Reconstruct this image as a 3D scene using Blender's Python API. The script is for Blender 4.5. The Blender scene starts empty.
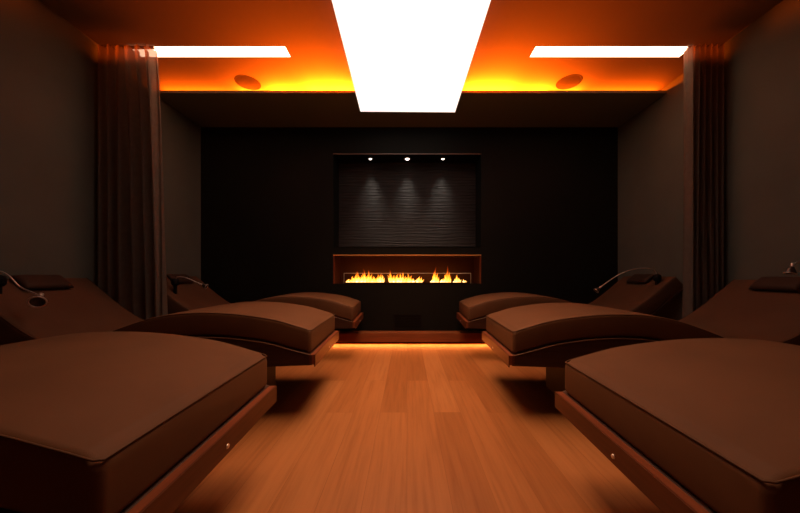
import bpy, bmesh, math, random
from mathutils import Vector
random.seed(4)
S = bpy.context.scene
C = S.collection
R = math.radians

# ---------------------------------------------------------------- camera
CAMX, CAMZ, F = -0.03, 0.87, 300.0
cam_d = bpy.data.cameras.new('camera')
cam_d.sensor_width = 36.0
cam_d.lens = 36.0 * F / 800.0
cam_d.shift_x = -7.0 / 800.0
cam_d.shift_y = 18.5 / 800.0
cam_d.clip_start = 0.02
cam = bpy.data.objects.new('camera', cam_d)
C.objects.link(cam)
cam.location = (CAMX, 0, CAMZ)
cam.rotation_euler = (R(90), 0, 0)
S.camera = cam

# ---------------------------------------------------------------- world, exposure
w = bpy.data.worlds.new('world'); S.world = w
w.use_nodes = True
w.node_tree.nodes['Background'].inputs[0].default_value = (0.0, 0.0, 0.0, 1)
S.view_settings.view_transform = 'Standard'
S.view_settings.look = 'None'
S.view_settings.gamma = 1.0
S.view_settings.exposure = 0.0
S.view_settings.use_curve_mapping = False

PANEL_L = (1.7, 1.3, 1.1)       # radiance of the panel's diffuser seen from the side
PANEL_C = (1.0, 0.45, 0.20)      # colour of the panel's downward light
PANEL_W = 29.5
PANEL_SPREAD = 88
SLOT_L = (7.0, 4.2, 2.6)         # radiance of the ceiling slots
COVE_C = (1.0, 0.105, 0.002)     # orange LED colour of the cove
COVE_W = 190.0
PLINTH_C = (1.0, 0.20, 0.03)
PLINTH_W = 15.0
SPOT_W = 4.0


def area(name, loc, rot, sx, sy, col, watts, spread=180):
    l = bpy.data.lights.new(name, 'AREA')
    l.shape = 'RECTANGLE'; l.size = sx; l.size_y = sy
    l.color = col; l.energy = watts; l.spread = R(spread)
    o = bpy.data.objects.new(name, l); C.objects.link(o)
    o.location = loc; o.rotation_euler = rot
    return o


YW, XW, ZC, ZS = 3.9, 2.71, 2.87, 2.79     # far wall, side walls, ceiling, soffit underside
YB = -1.7                                  # wall behind the camera
YSOF = 3.165
# LED strips lying in the cove above the soffit, shining out over the ceiling
for sx in (-1, 1):
    for k, (x1, wk) in enumerate(((1.10, 0.20), (1.50, 0.25), (1.85, 0.16), (2.68, 0.17))):
        area('cove_led', (sx * (0.57 + x1) / 2, 3.29 + 0.006 * k, 2.835), (R(-90), 0, 0), x1 - 0.57, 0.022, COVE_C, COVE_W * wk, 104)
# the wide ceiling panel: tubes behind a prismatic diffuser that sends the light mostly down
area('panel_tubes', (-0.003, 2.29, 2.786), (0, 0, R(0.8)), 1.10, 2.46, PANEL_C, PANEL_W, PANEL_SPREAD)
# LED strip under the plinth, shining down on the floor
area('plinth_led', (0, 3.775, 0.026), (R(-62), 0, 0), 5.0, 0.012, PLINTH_C, PLINTH_W)
# three downlights in the niche
for x, k in ((-0.50, 1.0), (0.0, 1.0), (0.48, 1.0)):
    l = bpy.data.lights.new('niche_spot', 'SPOT')
    l.energy = SPOT_W * k; l.color = (1, 0.86, 0.72); l.spot_size = R(54); l.spot_blend = 1.0
    l.shadow_soft_size = 0.012
    o = bpy.data.objects.new('niche_spot', l); C.objects.link(o)
    o.location = (x - 0.025, YW + 0.17, 2.425); o.rotation_euler = (R(9), 0, 0)


# ================================================================ materials
def mat(name, col, rough=0.6, metal=0.0, spec=0.5, fn=None):
    m = bpy.data.materials.new(name); m.use_nodes = True
    b = m.node_tree.nodes['Principled BSDF']
    b.inputs['Base Color'].default_value = (*col, 1)
    b.inputs['Roughness'].default_value = rough
    b.inputs['Metallic'].default_value = metal
    b.inputs['Specular IOR Level'].default_value = spec
    if fn: fn(m.node_tree, b)
    return m


def nd(t, typ, **kw):
    n = t.nodes.new(typ)
    for k, v in kw.items(): setattr(n, k, v)
    return n


def coords(t, scale=(1, 1, 1), src='Object'):
    tc = nd(t, 'ShaderNodeTexCoord'); mp = nd(t, 'ShaderNodeMapping')
    mp.inputs['Scale'].default_value = scale
    t.links.new(tc.outputs[src], mp.inputs['Vector'])
    return mp.outputs['Vector']


def ramp(t, fac, stops):
    r = nd(t, 'ShaderNodeValToRGB')
    e = r.color_ramp.elements
    while len(e) < len(stops): e.new(0.5)
    for i, (p, c) in enumerate(stops):
        e[i].position = p; e[i].color = (*c, 1)
    t.links.new(fac, r.inputs['Fac'])
    return r.outputs['Color']


def bump(t, b, h, strength, dist=0.01):
    n = nd(t, 'ShaderNodeBump')
    n.inputs['Strength'].default_value = strength
    n.inputs['Distance'].default_value = dist
    t.links.new(h, n.inputs['Height'])
    t.links.new(n.outputs['Normal'], b.inputs['Normal'])


def noise(t, vec, scale, detail=4, rough=0.55):
    n = nd(t, 'ShaderNodeTexNoise')
    n.inputs['Scale'].default_value = scale
    n.inputs['Detail'].default_value = detail
    n.inputs['Roughness'].default_value = rough
    t.links.new(vec, n.inputs['Vector'])
    return n.outputs['Fac']


def mixc(t, typ, fac, a, b):
    m = nd(t, 'ShaderNodeMix', data_type='RGBA', blend_type=typ)
    m.inputs[0].default_value = fac
    for k, v in ((6, a), (7, b)):
        if hasattr(v, 'links') or hasattr(v, 'is_linked'): t.links.new(v, m.inputs[k])
        else: m.inputs[k].default_value = (*v, 1)
    return m.outputs[2]


def f_floor(t, b):
    tc = nd(t, 'ShaderNodeTexCoord')
    mp = nd(t, 'ShaderNodeMapping')
    mp.inputs['Rotation'].default_value = (0, 0, R(90))
    mp.inputs['Location'].default_value = (0.35, 0.03, 0)
    t.links.new(tc.outputs['Object'], mp.inputs['Vector'])
    br = nd(t, 'ShaderNodeTexBrick', offset=0.37, offset_frequency=2)
    br.inputs['Color1'].default_value = (0.0, 0.0, 0.0, 1)
    br.inputs['Color2'].default_value = (1, 1, 1, 1)
    br.inputs['Mortar'].default_value = (0.5, 0.5, 0.5, 1)
    br.inputs['Scale'].default_value = 1.0
    br.inputs['Mortar Size'].default_value = 0.0011
    br.inputs['Mortar Smooth'].default_value = 0.3
    br.inputs['Brick Width'].default_value = 1.55
    br.inputs['Row Height'].default_value = 0.17
    t.links.new(mp.outputs['Vector'], br.inputs['Vector'])
    plank = ramp(t, br.outputs['Color'], [(0, (0.25, 0.104, 0.034)), (0.5, (0.305, 0.135, 0.047)), (1, (0.35, 0.165, 0.062))])
    # grain, shifted from plank to plank
    ad = nd(t, 'ShaderNodeVectorMath', operation='MULTIPLY_ADD')
    t.links.new(br.outputs['Color'], ad.inputs[0]); ad.inputs[1].default_value = (7, 3, 5)
    mp2 = nd(t, 'ShaderNodeMapping'); mp2.inputs['Scale'].default_value = (26, 1.3, 1)
    t.links.new(tc.outputs['Object'], mp2.inputs['Vector'])
    t.links.new(mp2.outputs['Vector'], ad.inputs[2])
    g = noise(t, ad.outputs[0], 1.6, 8, 0.62)
    grain = ramp(t, g, [(0.3, (0.80, 0.75, 0.7)), (0.52, (1, 1, 1)), (0.75, (1.12, 1.12, 1.12))])
    c = mixc(t, 'MULTIPLY', 1.0, plank, grain)
    mp3 = nd(t, 'ShaderNodeMapping'); mp3.inputs['Scale'].default_value = (5.5, 1.5, 1)
    t.links.new(tc.outputs['Object'], mp3.inputs['Vector'])
    v = nd(t, 'ShaderNodeTexVoronoi'); v.inputs['Scale'].default_value = 0.9
    t.links.new(mp3.outputs['Vector'], v.inputs['Vector'])
    kn = ramp(t, v.outputs['Distance'], [(0.015, (0.5, 0.42, 0.38)), (0.07, (1, 1, 1))])
    c = mixc(t, 'MULTIPLY', 0.85, c, kn)
    mo = ramp(t, br.outputs['Fac'], [(0, (1, 1, 1)), (1, (0.72, 0.66, 0.6))])
    c = mixc(t, 'MULTIPLY', 1.0, c, mo)
    t.links.new(c, b.inputs['Base Color'])
    bump(t, b, g, 0.08, 0.002)


def f_wood(base, dark, sc=(3, 30, 30)):
    def fn(t, b):
        g = noise(t, coords(t, sc), 1.4, 7, 0.6)
        t.links.new(ramp(t, g, [(0.3, dark), (0.65, base)]), b.inputs['Base Color'])
        bump(t, b, g, 0.1, 0.002)
    return fn


def f_leather(base):
    def fn(t, b):
        v = coords(t)
        n = noise(t, v, 3.5, 3)
        lo = tuple(c * 0.88 for c in base); hi = tuple(c * 1.1 for c in base)
        t.links.new(ramp(t, n, [(0.3, lo), (0.7, hi)]), b.inputs['Base Color'])
        vo = nd(t, 'ShaderNodeTexVoronoi'); vo.inputs['Scale'].default_value = 420
        t.links.new(v, vo.inputs['Vector'])
        bump(t, b, vo.outputs['Distance'], 0.12, 0.001)
    return fn


def f_plaster(base, sc=40, var=0.08, bs=0.15):
    def fn(t, b):
        v = coords(t)
        n = noise(t, v, 2.2, 3)
        lo = tuple(c * (1 - var) for c in base); hi = tuple(c * (1 + var) for c in base)
        t.links.new(ramp(t, n, [(0.3, lo), (0.7, hi)]), b.inputs['Base Color'])
        bump(t, b, noise(t, v, sc, 4), bs, 0.002)
    return fn


def f_slate(t, b):
    v = coords(t, (1.0, 1.0, 7.0))
    n = noise(t, v, 5.0, 5, 0.6)
    wv = nd(t, 'ShaderNodeTexWave', wave_type='BANDS', bands_direction='Z')
    wv.inputs['Scale'].default_value = 2.2
    wv.inputs['Distortion'].default_value = 4.5
    wv.inputs['Detail'].default_value = 2.5
    wv.inputs['Detail Scale'].default_value = 0.9
    t.links.new(v, wv.inputs['Vector'])
    ad = nd(t, 'ShaderNodeMath', operation='ADD')
    t.links.new(n, ad.inputs[0]); t.links.new(wv.outputs['Fac'], ad.inputs[1])
    t.links.new(ramp(t, n, [(0.3, (0.026, 0.026, 0.026)), (0.7, (0.045, 0.044, 0.043))]), b.inputs['Base Color'])
    bump(t, b, ad.outputs[0], 0.75, 0.02)


def f_clad(t, b):
    v = coords(t)
    n = noise(t, v, 1.2, 4)
    t.links.new(ramp(t, n, [(0.3, (0.0055, 0.0065, 0.0055)), (0.7, (0.009, 0.0100, 0.0085))]), b.inputs['Base Color'])
    bump(t, b, noise(t, v, 60, 3), 0.08, 0.002)


def emis(name, col, strength=1.0):
    m = bpy.data.materials.new(name); m.use_nodes = True
    t = m.node_tree; t.nodes.clear()
    e = nd(t, 'ShaderNodeEmission'); o = nd(t, 'ShaderNodeOutputMaterial')
    e.inputs['Color'].default_value = (*col, 1); e.inputs['Strength'].default_value = strength
    t.links.new(e.outputs[0], o.inputs['Surface'])
    return m


M = {}
M['floor'] = mat('oak_floor', (0.3, 0.13, 0.05), 0.42, spec=0.35, fn=f_floor)
M['wall'] = mat('taupe_wall', (0.13, 0.115, 0.10), 0.9, spec=0.1, fn=f_plaster((0.118, 0.132, 0.112), 130, 0.08, 0.2))
M['ceiling'] = mat('ceiling_paint', (0.2, 0.17, 0.15), 0.85, spec=0.1, fn=f_plaster((0.20, 0.17, 0.15), 60, 0.03, 0.04))
M['soffit'] = mat('soffit_paint', (0.1, 0.09, 0.08), 0.7, spec=0.2, fn=f_plaster((0.18, 0.20, 0.16), 60, 0.03, 0.04))
M['clad'] = mat('black_cladding', (0.012, 0.01, 0.009), 0.75, spec=0.15, fn=f_clad)
M['slate'] = mat('rippled_slate', (0.04, 0.035, 0.03), 0.5, spec=0.4, fn=f_slate)
M['leather'] = mat('brown_leatherette', (0.105, 0.056, 0.038), 0.62, spec=0.16, fn=f_leather((0.112, 0.057, 0.031)))
M['piping'] = mat('brown_piping', (0.075, 0.045, 0.032), 0.6, spec=0.16, fn=f_leather((0.095, 0.052, 0.031)))
M['pillow'] = mat('dark_brown_leatherette', (0.06, 0.03, 0.022), 0.6, spec=0.25, fn=f_leather((0.045, 0.024, 0.015)))
M['wood'] = mat('reddish_wood', (0.2, 0.06, 0.025), 0.4, spec=0.4, fn=f_wood((0.21, 0.065, 0.028), (0.13, 0.036, 0.015), (30, 2.5, 30)))
M['railwood_shaded'] = mat('shaded_rail_wood', (0.1, 0.03, 0.015), 0.45, spec=0.3, fn=f_wood((0.11, 0.036, 0.016), (0.07, 0.022, 0.010), (30, 2.5, 30)))  # the ledge's wood darkened, shade of the aisle face put into the colour
M['woodside'] = mat('dark_stained_wood', (0.05, 0.02, 0.012), 0.5, spec=0.3, fn=f_wood((0.055, 0.024, 0.015), (0.03, 0.013, 0.009), (2.5, 30, 30)))
M['trimline'] = mat('pale_edge_line', (0.3, 0.18, 0.12), 0.4, spec=0.5, fn=f_wood((0.18, 0.10, 0.07), (0.14, 0.08, 0.055)))
M['plinthwood'] = mat('plinth_wood', (0.16, 0.05, 0.02), 0.45, fn=f_wood((0.25, 0.085, 0.03), (0.17, 0.055, 0.02), (2, 30, 30)))
M['black'] = mat('black_lacquer', (0.006, 0.005, 0.005), 0.6, spec=0.2, fn=f_plaster((0.006, 0.005, 0.005), 40))
M['chrome'] = mat('brushed_steel', (0.75, 0.7, 0.66), 0.4, 0.8, fn=f_plaster((0.78, 0.73, 0.69), 80, 0.03, 0.03))
M['darksteel'] = mat('dark_steel', (0.10, 0.09, 0.085), 0.35, 0.8, fn=f_plaster((0.10, 0.09, 0.085), 80, 0.03, 0.03))
M['bronze_firelit'] = mat('firelit_bronze', (0.42, 0.22, 0.12), 0.45, 0.35, fn=f_plaster((0.75, 0.38, 0.12), 50, 0.05, 0.03))  # top trim metal, brightened to put the firelight into its colour
M['bronze_dim'] = mat('dimmed_bronze', (0.2, 0.06, 0.03), 0.4, 0.5, fn=f_plaster((0.26, 0.07, 0.03), 50, 0.05, 0.03))  # same trim metal, darkened so the sides look less lit
M['firebox'] = mat('soot_brown_steel', (0.10, 0.045, 0.03), 0.6, 0.2, fn=f_plaster((0.085, 0.020, 0.009), 20, 0.1, 0.05))
M['grille'] = mat('speaker_grille', (0.11, 0.09, 0.08), 1.0, spec=0.0, fn=f_plaster((0.06, 0.05, 0.045), 200, 0.05, 0.3))
M['rimw'] = mat('painted_rim', (0.08, 0.065, 0.055), 1.0, spec=0.0, fn=f_plaster((0.05, 0.04, 0.035), 60))
M['panel'] = emis('glowing_panel', PANEL_L)
M['slot'] = emis('glowing_slot', SLOT_L)
M['bulb'] = emis('spot_bulb', (6, 5.2, 4.6))


def m_curtain():
    def fn(t, b):
        v = coords(t)
        wx = nd(t, 'ShaderNodeTexWave', wave_type='BANDS', bands_direction='X')
        wx.inputs['Scale'].default_value = 140
        t.links.new(v, wx.inputs['Vector'])
        n = noise(t, v, 25, 3)
        t.links.new(ramp(t, n, [(0.3, (0.22, 0.19, 0.155)), (0.7, (0.28, 0.24, 0.195))]), b.inputs['Base Color'])
        bump(t, b, wx.outputs['Fac'], 0.15, 0.001)
        out = t.nodes['Material Output']
        tr = nd(t, 'ShaderNodeBsdfTranslucent'); tr.inputs['Color'].default_value = (0.2, 0.14, 0.10, 1)
        tp = nd(t, 'ShaderNodeBsdfTransparent')
        m1 = nd(t, 'ShaderNodeMixShader'); m1.inputs[0].default_value = 0.45
        m2 = nd(t, 'ShaderNodeMixShader'); m2.inputs[0].default_value = 0.12
        t.links.new(b.outputs[0], m1.inputs[1]); t.links.new(tr.outputs[0], m1.inputs[2])
        t.links.new(m1.outputs[0], m2.inputs[1]); t.links.new(tp.outputs[0], m2.inputs[2])
        t.links.new(m2.outputs[0], out.inputs['Surface'])
    return mat('sheer_brown_fabric', (0.18, 0.14, 0.11), 0.9, spec=0.1, fn=fn)


def m_glass():
    m = bpy.data.materials.new('clear_glass'); m.use_nodes = True
    t = m.node_tree; t.nodes.clear()
    o = nd(t, 'ShaderNodeOutputMaterial')
    tp = nd(t, 'ShaderNodeBsdfTransparent'); gl = nd(t, 'ShaderNodeBsdfGlossy')
    gl.inputs['Roughness'].default_value = 0.03
    fr = nd(t, 'ShaderNodeFresnel'); fr.inputs['IOR'].default_value = 1.45
    mx = nd(t, 'ShaderNodeMixShader')
    t.links.new(fr.outputs[0], mx.inputs[0]); t.links.new(tp.outputs[0], mx.inputs[1]); t.links.new(gl.outputs[0], mx.inputs[2])
    t.links.new(mx.outputs[0], o.inputs['Surface'])
    return m


def m_flame():
    m = bpy.data.materials.new('fire'); m.use_nodes = True
    t = m.node_tree; t.nodes.clear()
    o = nd(t, 'ShaderNodeOutputMaterial')
    tc = nd(t, 'ShaderNodeTexCoord'); sp = nd(t, 'ShaderNodeSeparateXYZ')
    t.links.new(tc.outputs['Object'], sp.inputs[0])
    n = noise(t, coords(t, (24, 24, 12)), 1.0, 3)
    ma = nd(t, 'ShaderNodeMath', operation='MULTIPLY_ADD')      # z*6 + noise
    t.links.new(sp.outputs['Z'], ma.inputs[0]); ma.inputs[1].default_value = 5.4
    sb = nd(t, 'ShaderNodeMath', operation='MULTIPLY_ADD')
    t.links.new(n, sb.inputs[0]); sb.inputs[1].default_value = 0.9; sb.inputs[2].default_value = -0.42
    t.links.new(sb.outputs[0], ma.inputs[2])
    lw = nd(t, 'ShaderNodeLayerWeight'); lw.inputs['Blend'].default_value = 0.35
    m3 = nd(t, 'ShaderNodeMath', operation='MULTIPLY_ADD')
    t.links.new(lw.outputs['Facing'], m3.inputs[0]); m3.inputs[1].default_value = 0.30
    t.links.new(ma.outputs[0], m3.inputs[2])
    col = ramp(t, m3.outputs[0], [(0.0, (1.0, 0.62, 0.26)), (0.22, (1.0, 0.50, 0.08)), (0.45, (0.95, 0.24, 0.012)), (0.85, (0.5, 0.05, 0.003))])
    st = nd(t, 'ShaderNodeMapRange')
    st.inputs[1].default_value = 0.0; st.inputs[2].default_value = 1.0
    st.inputs[3].default_value = 5.0; st.inputs[4].default_value = 1.3
    t.links.new(m3.outputs[0], st.inputs[0])
    e = nd(t, 'ShaderNodeEmission')
    t.links.new(col, e.inputs['Color']); t.links.new(st.outputs[0], e.inputs['Strength'])
    tp = nd(t, 'ShaderNodeBsdfTransparent'); mx = nd(t, 'ShaderNodeMixShader')
    tf = ramp(t, m3.outputs[0], [(0.35, (0, 0, 0)), (1.0, (0.75, 0.75, 0.75))])
    t.links.new(tf, mx.inputs[0]); t.links.new(e.outputs[0], mx.inputs[1]); t.links.new(tp.outputs[0], mx.inputs[2])
    t.links.new(mx.outputs[0], o.inputs['Surface'])
    return m


M['curtain'] = m_curtain()
M['glass'] = m_glass()
M['flame'] = m_flame()


def m_edge():
    m = bpy.data.materials.new('polished_glass_edge'); m.use_nodes = True
    t = m.node_tree; b = t.nodes['Principled BSDF']; b.inputs['Base Color'].default_value = (0.9, 0.85, 0.82, 1); b.inputs['Roughness'].default_value = 0.3
    tr = nd(t, 'ShaderNodeBsdfTranslucent'); tr.inputs['Color'].default_value = (0.95, 0.92, 0.9, 1)
    mx = nd(t, 'ShaderNodeMixShader'); mx.inputs[0].default_value = 0.8
    t.links.new(b.outputs[0], mx.inputs[1]); t.links.new(tr.outputs[0], mx.inputs[2])
    t.links.new(mx.outputs[0], t.nodes['Material Output'].inputs['Surface'])
    return m


M['glassedge'] = m_edge()


# ================================================================ mesh helpers
def obj(name, bm, m, parent=None, smooth=False, loc=None, bevel=0.0, autosm=False):
    bmesh.ops.recalc_face_normals(bm, faces=bm.faces)
    me = bpy.data.meshes.new(name); bm.to_mesh(me); bm.free()
    me.materials.append(M[m])
    if smooth:
        for p in me.polygons: p.use_smooth = True
    o = bpy.data.objects.new(name, me); C.objects.link(o)
    if parent: o.parent = parent
    if loc: o.location = loc
    if bevel:
        b = o.modifiers.new('bevel', 'BEVEL'); b.width = bevel; b.segments = 2; b.limit_method = 'ANGLE'
    return o


def bx(bm, x0, x1, y0, y1, z0, z1):
    v = [bm.verts.new(p) for p in ((x0, y0, z0), (x1, y0, z0), (x1, y1, z0), (x0, y1, z0), (x0, y0, z1), (x1, y0, z1), (x1, y1, z1), (x0, y1, z1))]
    for f in ((0, 3, 2, 1), (4, 5, 6, 7), (0, 1, 5, 4), (1, 2, 6, 5), (2, 3, 7, 6), (3, 0, 4, 7)):
        bm.faces.new([v[i] for i in f])


def boxes(*bs):
    bm = bmesh.new()
    for b in bs: bx(bm, *b)
    return bm


def tag(o, label=None, cat=None, group=None, kind=None):
    if label: o['label'] = label
    if cat: o['category'] = cat
    if group: o['group'] = group
    if kind: o['kind'] = kind
    return o


def thing(name, label, cat, loc=(0, 0, 0), rz=0, group=None):
    o = bpy.data.objects.new(name, None); C.objects.link(o)
    o.location = loc; o.rotation_euler = (0, 0, rz)
    o.empty_display_size = 0.1
    return tag(o, label, cat, group)


def struct(name, bm, m, bevel=0.0):
    return tag(obj(name, bm, m, bevel=bevel), kind='structure')


def catmull(pts, n=10):
    P = [Vector(p) for p in pts]; P = [2 * P[0] - P[1]] + P + [2 * P[-1] - P[-2]]
    out = []
    for i in range(1, len(P) - 2):
        for k in range(n):
            t = k / n
            out.append(0.5 * ((2 * P[i]) + (P[i + 1] - P[i - 1]) * t + (2 * P[i - 1] - 5 * P[i] + 4 * P[i + 1] - P[i + 2]) * t * t + (3 * P[i] - P[i - 1] - 3 * P[i + 1] + P[i + 2]) * t ** 3))
    out.append(P[-2]); return out


def tube(bm, path, rad, seg=10, cap=True):
    rings = []; up = Vector((0, 0, 1))
    prev = None
    for i, p in enumerate(path):
        p = Vector(p)
        d = (Vector(path[min(i + 1, len(path) - 1)]) - Vector(path[max(i - 1, 0)])).normalized()
        if prev is None:
            a = d.cross(up)
            if a.length < 1e-3: a = d.cross(Vector((0, 1, 0)))
        else:
            a = prev - d * prev.dot(d)
        a.normalize(); prev = a; b = d.cross(a)
        r = rad(i / (len(path) - 1)) if callable(rad) else rad
        rings.append([bm.verts.new(p + (a * math.cos(q) + b * math.sin(q)) * r) for q in [2 * math.pi * k / seg for k in range(seg)]])
    for A, B in zip(rings, rings[1:]):
        for k in range(seg): bm.faces.new((A[k], A[(k + 1) % seg], B[(k + 1) % seg], B[k]))
    if cap:
        bm.faces.new(rings[0][::-1]); bm.faces.new(rings[-1])


def lathe(bm, prof, origin, axis, seg=24):
    """prof: list of (radius, height along axis)"""
    ax = Vector(axis).normalized(); a = ax.orthogonal().normalized(); b = ax.cross(a); o = Vector(origin)
    rings = []
    for r, h in prof:
        if r < 1e-6: rings.append([bm.verts.new(o + ax * h)])
        else: rings.append([bm.verts.new(o + ax * h + (a * math.cos(q) + b * math.sin(q)) * r) for q in [2 * math.pi * k / seg for k in range(seg)]])
    for A, B in zip(rings, rings[1:]):
        if len(A) == 1 and len(B) == 1: continue
        for k in range(seg):
            k2 = (k + 1) % seg
            if len(A) == 1: bm.faces.new((A[0], B[k2], B[k]))
            elif len(B) == 1: bm.faces.new((A[k], A[k2], B[0]))
            else: bm.faces.new((A[k], A[k2], B[k2], B[k]))


# ================================================================ the room
struct('floor', boxes((-XW - 0.1, XW + 0.1, YB - 0.1, YW + 0.5, -0.05, 0)), 'floor')
struct('wall_left', boxes((-XW - 0.1, -XW, YB, YW + 0.1, 0, ZC + 0.05)), 'wall')
struct('wall_right', boxes((XW, XW + 0.1, YB, YW + 0.1, 0, ZC + 0.05)), 'wall')
struct('wall_rear', boxes((-XW, XW, YB - 0.1, YB, 0, ZC + 0.05)), 'wall')
SLX0, SLX1, SLY0, SLY1 = 1.097, 2.467, 2.626, 2.754          # openings for the two slot lights
bm = boxes((-XW - 0.1, XW + 0.1, YB - 0.1, SLY0, ZC, ZC + 0.1), (-XW - 0.1, XW + 0.1, SLY1, YW + 0.1, ZC, ZC + 0.1),
           (-SLX0, SLX0, SLY0, SLY1, ZC, ZC + 0.1), (-XW - 0.1, -SLX1, SLY0, SLY1, ZC, ZC + 0.1), (SLX1, XW + 0.1, SLY0, SLY1, ZC, ZC + 0.1))
struct('ceiling', bm, 'ceiling')
# far wall of black cladding with two openings: niche above, firebox below
NX0, NX1 = -0.99, 0.935
NZ0, NZ1 = 1.234, 2.443
FZ0, FZ1 = 0.745, 1.137
bm = boxes((-XW, NX0, YW, YW + 0.5, 0, ZC), (NX1, XW, YW, YW + 0.5, 0, ZC),
           (NX0, NX1, YW, YW + 0.5, NZ1, ZC), (NX0, NX1, YW, YW + 0.5, FZ1, NZ0), (NX0, NX1, YW, YW + 0.5, 0, FZ0),
           (NX0, NX1, YW + 0.42, YW + 0.5, FZ0, NZ1))
struct('wall_far', bm, 'clad')
# soffit: a thin dropped slab with an upturned lip, hiding the cove LEDs
struct('trim_1', boxes((-XW, XW, YSOF, YW, ZS, ZS + 0.018), (-XW, XW, YSOF, YSOF + 0.012, ZS + 0.018, ZS + 0.026)), 'soffit')
struct('trim_2', boxes((NX0, NX1, YW - 0.006, YW + 0.004, NZ1 - 0.006, NZ1 + 0.004)), 'trimline')   # fine edge of the niche head
struct('trim_3', boxes((NX0, NX1, YW - 0.004, YW + 0.004, NZ0 - 0.004, NZ0 + 0.002)), 'clad')   # fine edge of the niche sill
# wooden plinth floating over the floor along the far wall
struct('trim_4', boxes((-XW, XW, 3.735, 3.755, 0.036, 0.145), (-XW, XW, 3.755, YW, 0.125, 0.145)), 'plinthwood', 0.002)
struct('trim_5', boxes((-XW, XW, 3.80, YW, 0, 0.125)), 'black')

# rippled slate panel at the back of the niche
o = obj('slate_panel', boxes((NX0 + 0.004, NX1 - 0.004, YW + 0.30, YW + 0.41, NZ0 + 0.002, NZ1 - 0.002)), 'slate')
tag(o, 'dark rippled stone panel in the wall niche above the fire', 'wall panel')

# downlights
for i, (x, lab) in enumerate(((-0.525, 'leftmost of the three small round downlights in the niche head above the fire'),
                              (-0.025, 'middle one of the three small round downlights in the niche head above the fire'),
                              (0.455, 'rightmost of the three small round downlights in the niche head above the fire'))):
    t = thing('downlight', lab, 'ceiling light', (x, YW + 0.155, NZ1), 0, 'downlights in the niche')
    if i == 1: t.scale = (1.4, 1.4, 1.2)
    bm = bmesh.new(); lathe(bm, [(0.019, 0), (0.036, 0), (0.036, -0.005), (0.030, -0.008), (0.019, -0.004), (0.019, 0)], (0, 0, 0), (0, 0, 1))
    obj('rim', bm, 'chrome', t, True)
    bm = bmesh.new(); lathe(bm, [(0, -0.016), (0.012, -0.013), (0.019, -0.003), (0.019, 0.0), (0, 0.0)], (0, 0, 0), (0, 0, 1))
    obj('bulb', bm, 'bulb', t, True)

# ---------------------------------------------------------------- glowing ceiling panel and slots
t = thing('light_panel', 'long wide glowing white ceiling panel running over the aisle', 'ceiling light', (0, 2.09, ZC), R(0.8))
obj('housing', boxes((-0.553, 0.553, -1.04, 1.435, -0.076, 0.0)), 'ceiling', t)
obj('diffuser', boxes((-0.556, 0.556, -1.043, 1.44, -0.081, -0.076)), 'panel', t)

for sx, lab in ((-1, 'narrow glowing white slot light across the ceiling left of the wide panel'),
                (1, 'narrow glowing white slot light across the ceiling right of the wide panel')):
    t = thing('slot_light', lab, 'ceiling light', (sx * 1.782, 2.690, ZC), 0, 'slot lights in the ceiling')
    hw = 0.6845
    obj('housing', boxes((-hw, hw, -0.0635, 0.0635, 0.012, 0.09)), 'ceiling', t)
    obj('diffuser', boxes((-hw, hw, -0.0635, 0.0635, 0.001, 0.012)), 'slot', t)


# round ceiling speakers
for x, y, lab in ((-1.685, 3.12, 'round ceiling speaker left of the wide glowing panel'), (1.65, 3.11, 'round ceiling speaker right of the wide glowing panel')):
    t = thing('ceiling_speaker', lab, 'speaker', (x, y, ZC), 0, 'ceiling speakers')
    bm = bmesh.new(); lathe(bm, [(0.112, 0), (0.124, 0), (0.1235, -0.0004), (0.112, -0.0006), (0.112, 0)], (0, 0, 0), (0, 0, 1), 40)
    obj('rim', bm, 'rimw', t, True)
    bm = bmesh.new(); lathe(bm, [(0, -0.0006), (0.112, -0.0006), (0.112, 0)], (0, 0, 0), (0, 0, 1), 40)
    obj('grille', bm, 'grille', t)


# ---------------------------------------------------------------- fireplace
fp = thing('fireplace', 'long narrow built-in fireplace with low glass screen in the black wall', 'fireplace', (0, YW, FZ0))
L = 0.004
w_, h_ = (NX0 + 0.001, NX1 - 0.001), FZ1 - FZ0
obj('back_panel', boxes((w_[0], w_[1], 0.38, 0.40, 0.012, h_ - 0.012)), 'firebox', fp)
obj('lining', boxes((w_[0], w_[1], 0.03, 0.38, h_ - 0.012, h_ - 0.001), (w_[0], w_[0] + 0.012, 0.03, 0.38, 0.012, h_ - 0.012),
                    (w_[1] - 0.012, w_[1], 0.03, 0.38, 0.012, h_ - 0.012)), 'firebox', fp)
obj('head_trim', boxes((w_[0], w_[1], -0.002, 0.03, h_ - 0.016, h_ - 0.001)), 'bronze_firelit', fp)['label'] = 'metal edging along the top, coloured as if firelit'
for xa in (w_[0], w_[1] - 0.012):
    obj('side_trim', boxes((xa, xa + 0.012, -0.002, 0.03, 0.012, h_ - 0.016)), 'bronze_dim', fp)
obj('hearth', boxes((w_[0], w_[1], 0.0, 0.38, 0.0, 0.012)), 'black', fp)
bm = boxes((-0.845, 0.795, 0.03, 0.20, 0.013, 0.021), (-0.845, 0.795, 0.028, 0.034, 0.013, 0.03), (-0.845, 0.795, 0.196, 0.202, 0.013, 0.03))
obj('burner_tray', bm, 'firebox', fp)
g = obj('glass_screen', boxes((-0.85, 0.80, 0.012, 0.017, 0.013, 0.145)), 'glass', fp)
g['label'] = 'clear glass screen'
obj('screen_edge', boxes((-0.853, 0.803, 0.010, 0.019, 0.145, 0.151), (-0.854, -0.850, 0.010, 0.019, 0.013, 0.145), (0.80, 0.804, 0.010, 0.019, 0.013, 0.145)), 'glassedge', g)


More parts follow.
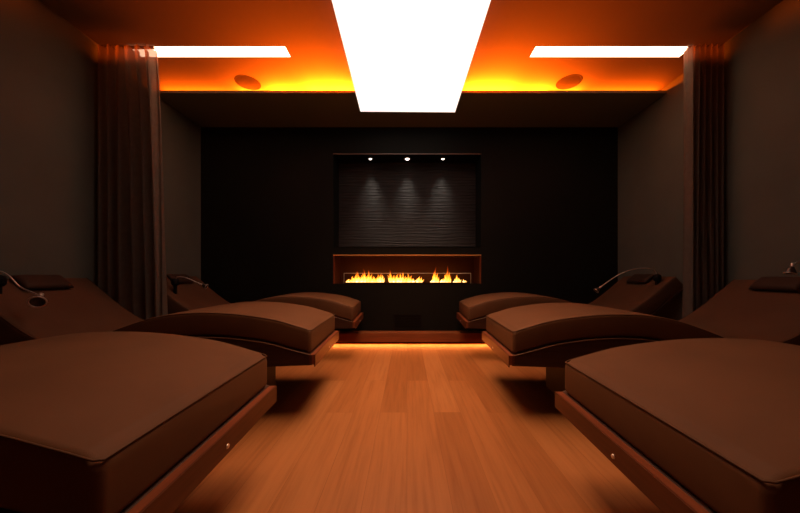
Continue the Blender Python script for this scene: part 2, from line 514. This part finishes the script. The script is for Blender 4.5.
def tongue(bm, x, y, h, wd, lean, seed):
    """one licking flame: a tapering, twisting 3-D tongue"""
    rnd = random.Random(seed)
    ph = rnd.uniform(0, 6.28); amp = rnd.uniform(0.10, 0.26) * wd
    path = []
    n = 14
    for i in range(n + 1):
        u = i / n
        path.append((x + lean * u * u + amp * math.sin(ph + u * 6.0) * u, y + 0.4 * amp * math.cos(ph + u * 5) * u, h * u))
    tube(bm, path, lambda u: max(0.0012, wd * 0.5 * ((1 - u) ** 0.85) * (0.62 + 0.62 * math.sin(min(1, u * 2.2) * 2.0)) * (1 + 0.22 * math.sin(ph + u * 11))), 10)


def px(x, d=4.0): return (x - 407) * d / F + CAMX


def flame(label, tongues):
    xs = [t_[0] for t_ in tongues]; cx = px(sum(xs) / len(xs))
    bm = bmesh.new()
    for i, (x, topy, wpx, lean) in enumerate(tongues):
        h = (284.3 - topy) * 4.0 / F
        for q, (dx, kh, kw) in enumerate(((0, 1.10, 0.86), (-0.33, 0.62, 0.6), (0.36, 0.7, 0.55), (0.05, 0.4, 0.9))):
            tongue(bm, px(x + dx * wpx) - cx, random.uniform(-0.03, 0.03), h * kh, wpx * kw * 0.82 * 4.0 / F, lean * (1 + 0.6 * q) * 4.0 / F, int(x * 13) + q)
    o = obj('flame', bm, 'flame', None, True, loc=(cx, YW + 0.115, FZ0 + 0.022))
    tag(o, label, 'flame', 'flames in the fireplace')


flame('widest sheet of yellow flames at the left end of the fireplace burner',
      [(348, 281, 4, 1), (351.5, 278.5, 5, 2), (355, 276, 6, 1.5), (358.5, 273.5, 5, -1), (362, 275, 6, 1), (364.5, 271.5, 5, -1.2), (367.5, 272.5, 5.5, 1), (370.5, 276, 5, 1),
       (374, 278, 6, -1), (377, 276, 5, 1), (380, 275.2, 4.5, 1), (382, 277, 3.5, 0.4)])
flame('broad sheet of yellow flames just left of the middle of the fireplace burner',
      [(391, 272, 4, -1.5), (393.5, 277, 6, 1), (397, 275.5, 6, 0.6), (400, 274.6, 5, 1), (402.5, 274.2, 4, 1), (405, 279, 5, 0.4), (408, 275.4, 4.2, 0), (410.5, 277.6, 4, 0.6), (413, 281, 4, 0.3)])
flame('small low yellow flame near the middle of the fireplace burner', [(417.3, 280, 3, -0.4), (419, 278.3, 3.2, 0.3), (421, 279.2, 2.6, 1)])
flame('left one of the two tall slender flames in the fireplace', [(432.5, 281, 4, 0.2), (434.8, 269.6, 5.2, 0.5), (437, 275.5, 3.8, 0.2)])
flame('right one of the two tall slender flames in the fireplace', [(442, 281, 4, 0.4), (445.2, 277, 4.5, 0.3), (447.3, 269.2, 5, 0.6), (449, 274, 3.6, 0.0), (441, 281.9, 2.4, 0.3)])
flame('low pointed flame at the right end of the fireplace burner', [(454.6, 281.3, 3, 0), (456.8, 277, 3.6, 0.4), (459.4, 280, 3.8, 0.4)])
flame('tiniest flame at the far right end of the fireplace burner', [(464, 281.2, 2.2, 0.2), (465.4, 282, 1.6, 0.2)])

# small black vent in the wall under the fireplace
t = thing('wall_vent', 'small black vent panel low in the wall under the fireplace', 'vent', (-0.02, YW, 0.16))
obj('frame', boxes((-0.185, 0.185, -0.012, 0, 0.0, 0.012), (-0.185, 0.185, -0.012, 0, 0.188, 0.2), (-0.185, -0.173, -0.012, 0, 0.012, 0.188), (0.173, 0.185, -0.012, 0, 0.012, 0.188)), 'black', t)
obj('louvre', boxes(*[(-0.173, 0.173, -0.008, 0, 0.014 + k * 0.022, 0.014 + k * 0.022 + 0.014) for k in range(8)]), 'black', t)


# ---------------------------------------------------------------- loungers
TOP = [(0.03, 0.534), (0.12, 0.564), (0.25, 0.602), (0.42, 0.630), (0.56, 0.643), (0.70, 0.646), (0.85, 0.636), (1.00, 0.606), (1.15, 0.555), (1.28, 0.502), (1.40, 0.472),
       (1.51, 0.467), (1.60, 0.492), (1.70, 0.548), (1.84, 0.655), (1.97, 0.768), (2.07, 0.853)]
TH = 0.142
HW = 0.39


def prof():
    p = catmull([(a, 0, b) for a, b in TOP], 6)
    return [(v.x, v.z) for v in p]


PR = prof()


def normals(P):
    out = []
    for i in range(len(P)):
        a = P[max(i - 1, 0)]; b = P[min(i + 1, len(P) - 1)]
        d = Vector((b[0] - a[0], b[1] - a[1])).normalized()
        out.append(Vector((-d.y, d.x)))
    return out


NR = normals(PR)


def mattress_bm():
    bm = bmesh.new()
    hw, r = HW - 0.010, 0.020
    # cross-section (y, depth below the top), rounded rectangle
    sec = []
    for cy_, cd, a0 in ((hw - r, r, 90), (hw - r, TH - r, 0), (-(hw - r), TH - r, -90), (-(hw - r), r, -180)):
        for k in range(5):
            a = R(a0 - 90 * k / 4)
            sec.append((cy_ + r * math.cos(a), cd - r * math.sin(a)))
        if a0 == 90: pass
    # top edge gets extra points for a gentle crown
    pts = []
    tops = [(-(hw - r) + (2 * (hw - r)) * k / 12, 0) for k in range(1, 12)]
    sec = sec + tops
    for y, d in sec:
        crown = 0.004 * (1 - (abs(y) / hw) ** 3) if d < TH * 0.5 else 0
        pts.append((y, d - crown))
    rings = []

    def ring(c, n, ins, push):
        dirv = Vector((n.y, -n.x))
        res = []
        for y, d in pts:
            yy = y * (hw - ins) / hw
            dd = TH / 2 + (d - TH / 2) * (TH / 2 - ins) / (TH / 2)
            q = Vector(c) - n * dd + dirv * push
            res.append(bm.verts.new((q.x, yy, q.y)))
        return res
    er = 0.02
    n0, n1 = NR[0], NR[-1]
    # vertical foot end
    nf = Vector((0, 1))
    for k in range(5):
        a = R(90 * k / 4)
        rings.append(ring(PR[0], nf.lerp(n0, 0.0), er * (1 - math.sin(a)), er * (1 - math.cos(a)) * 1.0))
    for i in range(2, len(PR) - 1):
        b = min(1.0, (i - 1) / 8)
        rings.append(ring(PR[i], nf.lerp(NR[i], b).normalized(), 0, 0))
    for k in range(5):
        a = R(90 * k / 4)
        rings.append(ring(PR[-1], n1, er * (1 - math.cos(a)), -er * (1 - math.sin(a))))
    m = len(pts)
    for A, B in zip(rings, rings[1:]):
        for k in range(m): bm.faces.new((A[k], A[(k + 1) % m], B[(k + 1) % m], B[k]))
    bm.faces.new(rings[0][::-1]); bm.faces.new(rings[-1])
    return bm


def bottom():
    out = []
    nf = Vector((0, 1))
    for i, (s, z) in enumerate(PR):
        n = nf.lerp(NR[i], min(1.0, max(0, i - 1) / 8)).normalized()
        q = Vector((s, z)) - n * (TH + 0.003)
        out.append((q.x, q.y))
    return out


BT = bottom()


def frame_poly():
    top = [(0.0, BT[0][1] - 0.002)] + BT
    low = [(2.095, BT[-1][1] - 0.035), (1.62, 0.275), (1.45, 0.270), (0.9, 0.305), (0.0, 0.326)]
    return top, low


def extrude_poly(bm, poly, y0, y1):
    a = [bm.verts.new((s, y0, z)) for s, z in poly]
    b = [bm.verts.new((s, y1, z)) for s, z in poly]
    bm.faces.new(a); bm.faces.new(b[::-1])
    for i in range(len(poly)):
        j = (i + 1) % len(poly)
        bm.faces.new((a[i], b[i], b[j], a[j]))


def pillow_bm(s0, s1, hy, th):
    """soft flat head cushion lying on the backrest"""
    bm = bmesh.new()
    nu, nv = 10, 20
    import bisect
    def surf(s):
        xs = [p[0] for p in PR]; i = max(1, min(len(PR) - 1, bisect.bisect(xs, s)))
        a, b = PR[i - 1], PR[i]; t_ = (s - a[0]) / (b[0] - a[0])
        return Vector((s, a[1] + (b[1] - a[1]) * t_)), NR[i]
    grid = {}
    for sd in (0, 1):
        for i in range(nu + 1):
            for j in range(nv + 1):
                u = -1 + 2 * i / nu; v = -1 + 2 * j / nv
                p, n = surf(s0 + (s1 - s0) * (u + 1) / 2)
                e = ((1 - abs(u) ** 5) * (1 - abs(v) ** 10)) ** 0.4 if abs(u) < 1 and abs(v) < 1 else 0
                hgt = th * (0.45 + 0.55 * e) if sd else th * (0.45 - 0.40 * e)
                q = p + n * (hgt + 0.006)
                edge = abs(u) == 1 or abs(v) == 1
                if sd and edge: grid[(sd, i, j)] = grid[(0, i, j)]
                else: grid[(sd, i, j)] = bm.verts.new((q.x, v * hy, q.y))
    for sd in (0, 1):
        for i in range(nu):
            for j in range(nv):
                vs = [grid[(sd, i, j)], grid[(sd, i + 1, j)], grid[(sd, i + 1, j + 1)], grid[(sd, i, j + 1)]]
                bm.faces.new(vs if sd else vs[::-1])
    return bm


def make_lounger():
    t = thing('lounger', 'x', 'lounger')
    top, low = frame_poly()
    bm = bmesh.new()
    extrude_poly(bm, [(0.022, top[0][1])] + top[1:] + low[:-1] + [(0.022, 0.326)], -HW, HW)
    fr = obj('frame', bm, 'woodside', t)
    # foot rail: the plank across the foot, with its ledge in front of the mattress
    ft = boxes((0.0, 0.006, -HW - 0.002, HW + 0.002, 0.318, top[0][1] + 0.0015))
    obj('foot_rail', ft, 'railwood_shaded', t)['label'] = 'reddish wooden foot rail'
    bm = bmesh.new(); bx(bm, 0.0062, 0.036, -HW, HW, 0.330, top[0][1] + 0.002)
    obj('foot_ledge', bm, 'wood', t)
    bm = bmesh.new(); lathe(bm, [(0, 0.004), (0.006, 0.003), (0.008, 0.0), (0.008, -0.003)], (0, 0, 0.342), (-1, 0, 0), 16)
    obj('stud', bm, 'chrome', t, True)
    # bevel highlight painted in as a pale strip on both upper side edges
    for sy in (-1, 1):
        bm = bmesh.new(); tube(bm, [(s, sy * (HW + 0.001), z - 0.002) for s, z in BT if s < 1.0], 0.0022, 6)
        obj('edge_highlight', bm, 'trimline', fr, True)
    ped = obj('pedestal', boxes((0.45, 1.42, -0.17, 0.17, 0.0, 0.33)), 'black', t, bevel=0.004)
    mt = obj('mattress', mattress_bm(), 'leather', t, True)
    bm = bmesh.new()
    hw = HW - 0.012
    k0 = 2
    loop = []
    nf = Vector((0, 1))
    def tp(i, off=0.0045):
        n = nf.lerp(NR[i], min(1.0, max(0, i - 1) / 8)).normalized(); q = Vector(PR[i]) - n * off
        return q
    A = [Vector((tp(i).x, hw - 0.003, tp(i).y)) for i in range(1, len(PR))]
    B = [Vector((v.x, -v.y, v.z)) for v in A]
    c = A[0]
    loop = A[::-1] + [Vector((c.x - 0.012, hw - 0.012, c.z - 0.004)), Vector((c.x - 0.0135, 0, c.z - 0.002)), Vector((c.x - 0.012, -hw + 0.012, c.z - 0.004))] + B
    tube(bm, loop, 0.0024, 6)
    obj('piping', bm, 'piping', mt, True)
    obj('pillow', pillow_bm(1.955, 2.06, 0.15, 0.045), 'pillow', t, True)
    return t


def copy_tree(o, parent=None):
    c = o.copy(); C.objects.link(c); c.parent = parent
    for ch in list(o.children): copy_tree(ch, c)
    return c


def reading_lamp(par, pts, aim, ny, k=1.0):
    """mount on the side of the head end, bent steel neck, small round lamp head"""
    bm = bmesh.new()
    p0 = Vector(pts[0])
    lathe(bm, [(0, -0.045), (0.024, -0.045), (0.034, -0.03), (0.036, 0.0), (0.030, 0.018), (0.012, 0.026), (0, 0.028)], p0, (0, 0, 1), 20)
    bx(bm, p0.x - 0.012, p0.x + 0.012, p0.y - 0.012, p0.y + 0.012, p0.z - 0.13, p0.z - 0.04)
    base = obj('reading_lamp', bm, 'black', par)
    base['label'] = 'black lamp mount with a bent steel neck'
    path = catmull(pts, 10)
    bm = bmesh.new(); tube(bm, path, 0.0046, 8)
    obj('gooseneck', bm, 'chrome', base, True)
    bm = bmesh.new()
    a = Vector(aim).normalized(); o = Vector(pts[-1])
    lathe(bm, [(0, -0.012), (0.007, -0.012), (0.008, 0.010), (0.013, 0.018), (0.024, 0.040), (0.027, 0.052), (0.0245, 0.054), (0.020, 0.046), (0.0, 0.044)], o, a, 20)
    for v in bm.verts: v.co = o + (v.co - o) * k
    h = obj('lamp_head', bm, 'darksteel', base, True)
    bm = bmesh.new()
    lathe(bm, [(0.024, 0.050), (0.0285, 0.052), (0.0285, 0.056), (0.0235, 0.057), (0.0225, 0.054)], o, a, 24)
    for v in bm.verts: v.co = o + (v.co - o) * k
    obj('lamp_rim', bm, 'chrome', base, True)
    bm = bmesh.new()
    lathe(bm, [(0, -0.013), (0.0085, -0.013), (0.0092, 0.008), (0.0082, 0.0105)], o, a, 16)
    for v in bm.verts: v.co = o + (v.co - o) * k
    obj('collar', bm, 'chrome', base, True)
    return base


proto = make_lounger()
ROT = R(2.5)
spots = [
    (-1, 0.94, 'nearest lounger on the left side, its brown mattress filling the bottom left corner'),
    (1, 0.905, 'nearest lounger on the right side, its brown mattress filling the bottom right corner'),
    (-1, 2.20, 'middle lounger of the left row, brown mattress with raised back and bent steel lamp'),
    (1, 2.20, 'middle lounger of the right row, brown mattress with raised back beside the right curtain'),
    (-1, 3.44, 'farthest lounger of the left row, beside the black wall, partly behind the left curtain'),
    (1, 3.44, 'farthest lounger of the right row, beside the black wall, with a thin steel lamp'),
]
necks = {
    2: ([(1.96, 1, 0.27, .845), (1.955, 1, .27, .893), (1.895, 1, .27, .865), (1.835, 1, .27, .800), (1.767, 1, .27, .766), (1.71, 1, .27, .742)], (-0.55, -0.7, -0.45)),
    3: ([(1.97, 1, 0.27, .845), (1.96, 1, .27, .92), (1.89, 1, .27, .960), (1.80, 1, .27, .962), (1.765, 1, .27, .945)], (-0.25, 0, -0.95)),
    4: ([(1.86, 1, 0.27, .80), (1.84, 1, .27, .84), (1.76, 1, .27, .835), (1.66, 1, .27, .795), (1.60, 1, .27, .765)], (-0.75, 0.1, -0.35)),
    5: ([(1.97, 1, 0.27, .845), (1.93, 1, .27, .92), (1.76, 1, .27, .925), (1.58, 1, .27, .86), (1.40, 1, .27, .735)], (-0.75, 0, -0.65)),
}
xf = (0.592, 0.592, 0.600, 0.600, 0.570, 0.585)       # how far each foot end stands from the middle of the aisle
zs = (0.975, 0.943, 1.0, 0.985, 1.01, 1.01)           # small differences in height
for i, (sx, y, lab) in enumerate(spots):
    o = proto if i == 0 else copy_tree(proto)
    o['label'] = lab; o['group'] = 'loungers in two rows along the aisle'
    o.location = (sx * xf[i], y, 0); o.scale = (1, 1, zs[i])
    o.rotation_euler = (0, 0, -ROT if sx > 0 else math.pi + ROT)
    if i == 0:
        pr = list(o.children)
lo = [ob for ob in C.objects if ob.name.split('.')[0] == 'lounger']
lo.sort(key=lambda q: (round(q.location.y, 2), q.location.x))
for i, (pts, aim) in necks.items():
    sy = 1 if spots[i][0] < 0 else -1          # the side towards the camera
    P = [(p[0], sy * p[2], p[3]) for p in pts]
    reading_lamp(lo[i], P, (aim[0], aim[1] * -sy, aim[2]), sy, 1.4 if i == 2 else 1.0)


# ---------------------------------------------------------------- curtains
def curtain(x0, x1, b0, b1, inner, label, seed):
    rnd = random.Random(seed)
    xc = (x0 + x1) / 2
    t = thing('curtain', label, 'curtain', (xc, 2.615, 0), 0, 'curtains by the side walls')
    nx, nz = 150, 40
    bm = bmesh.new()
    ph = [rnd.uniform(0, 6.28) for _ in range(4)]
    H = ZC - 0.022
    G = []
    for j in range(nz + 1):
        v = j / nz                              # 0 at the top
        z = H * (1 - v) + 0.015 * v
        row = []
        for i in range(nx + 1):
            u = i / nx
            a = x0 + (x1 - x0) * u; b = b0 + (b1 - b0) * (u + 0.03 * math.sin(u * 9 + ph[0]))
            e = v ** 0.7
            x = a * (1 - e) + b * e
            am = 0.042 + 0.014 * v
            y = am * math.sin(u * 2 * math.pi * 6.0 + ph[1] + 0.7 * math.sin(v * 2 + u * 5)) + 0.012 * math.sin(u * 2 * math.pi * 17 + ph[2] + v) * (1 - 0.5 * v)
            x += 0.010 * math.cos(u * 2 * math.pi * 6.0 + ph[1])
            row.append(bm.verts.new((x - xc, y, z)))
        G.append(row)
    for j in range(nz):
        for i in range(nx): bm.faces.new((G[j][i], G[j][i + 1], G[j + 1][i + 1], G[j + 1][i]))
    obj('fabric', bm, 'curtain', t, True)
    obj('rail', boxes((min(x0, x1) - xc, max(x0, x1) - xc, -0.010, 0.010, ZC - 0.026, ZC - 0.008)), 'chrome', t)


curtain(-2.68, -2.23, -2.68, -2.10, 1, 'gathered sheer brown curtain hanging from the ceiling at the left wall', 3)
curtain(2.41, 2.68, 2.39, 2.68, -1, 'gathered sheer brown curtain hanging from the ceiling at the right wall', 8)
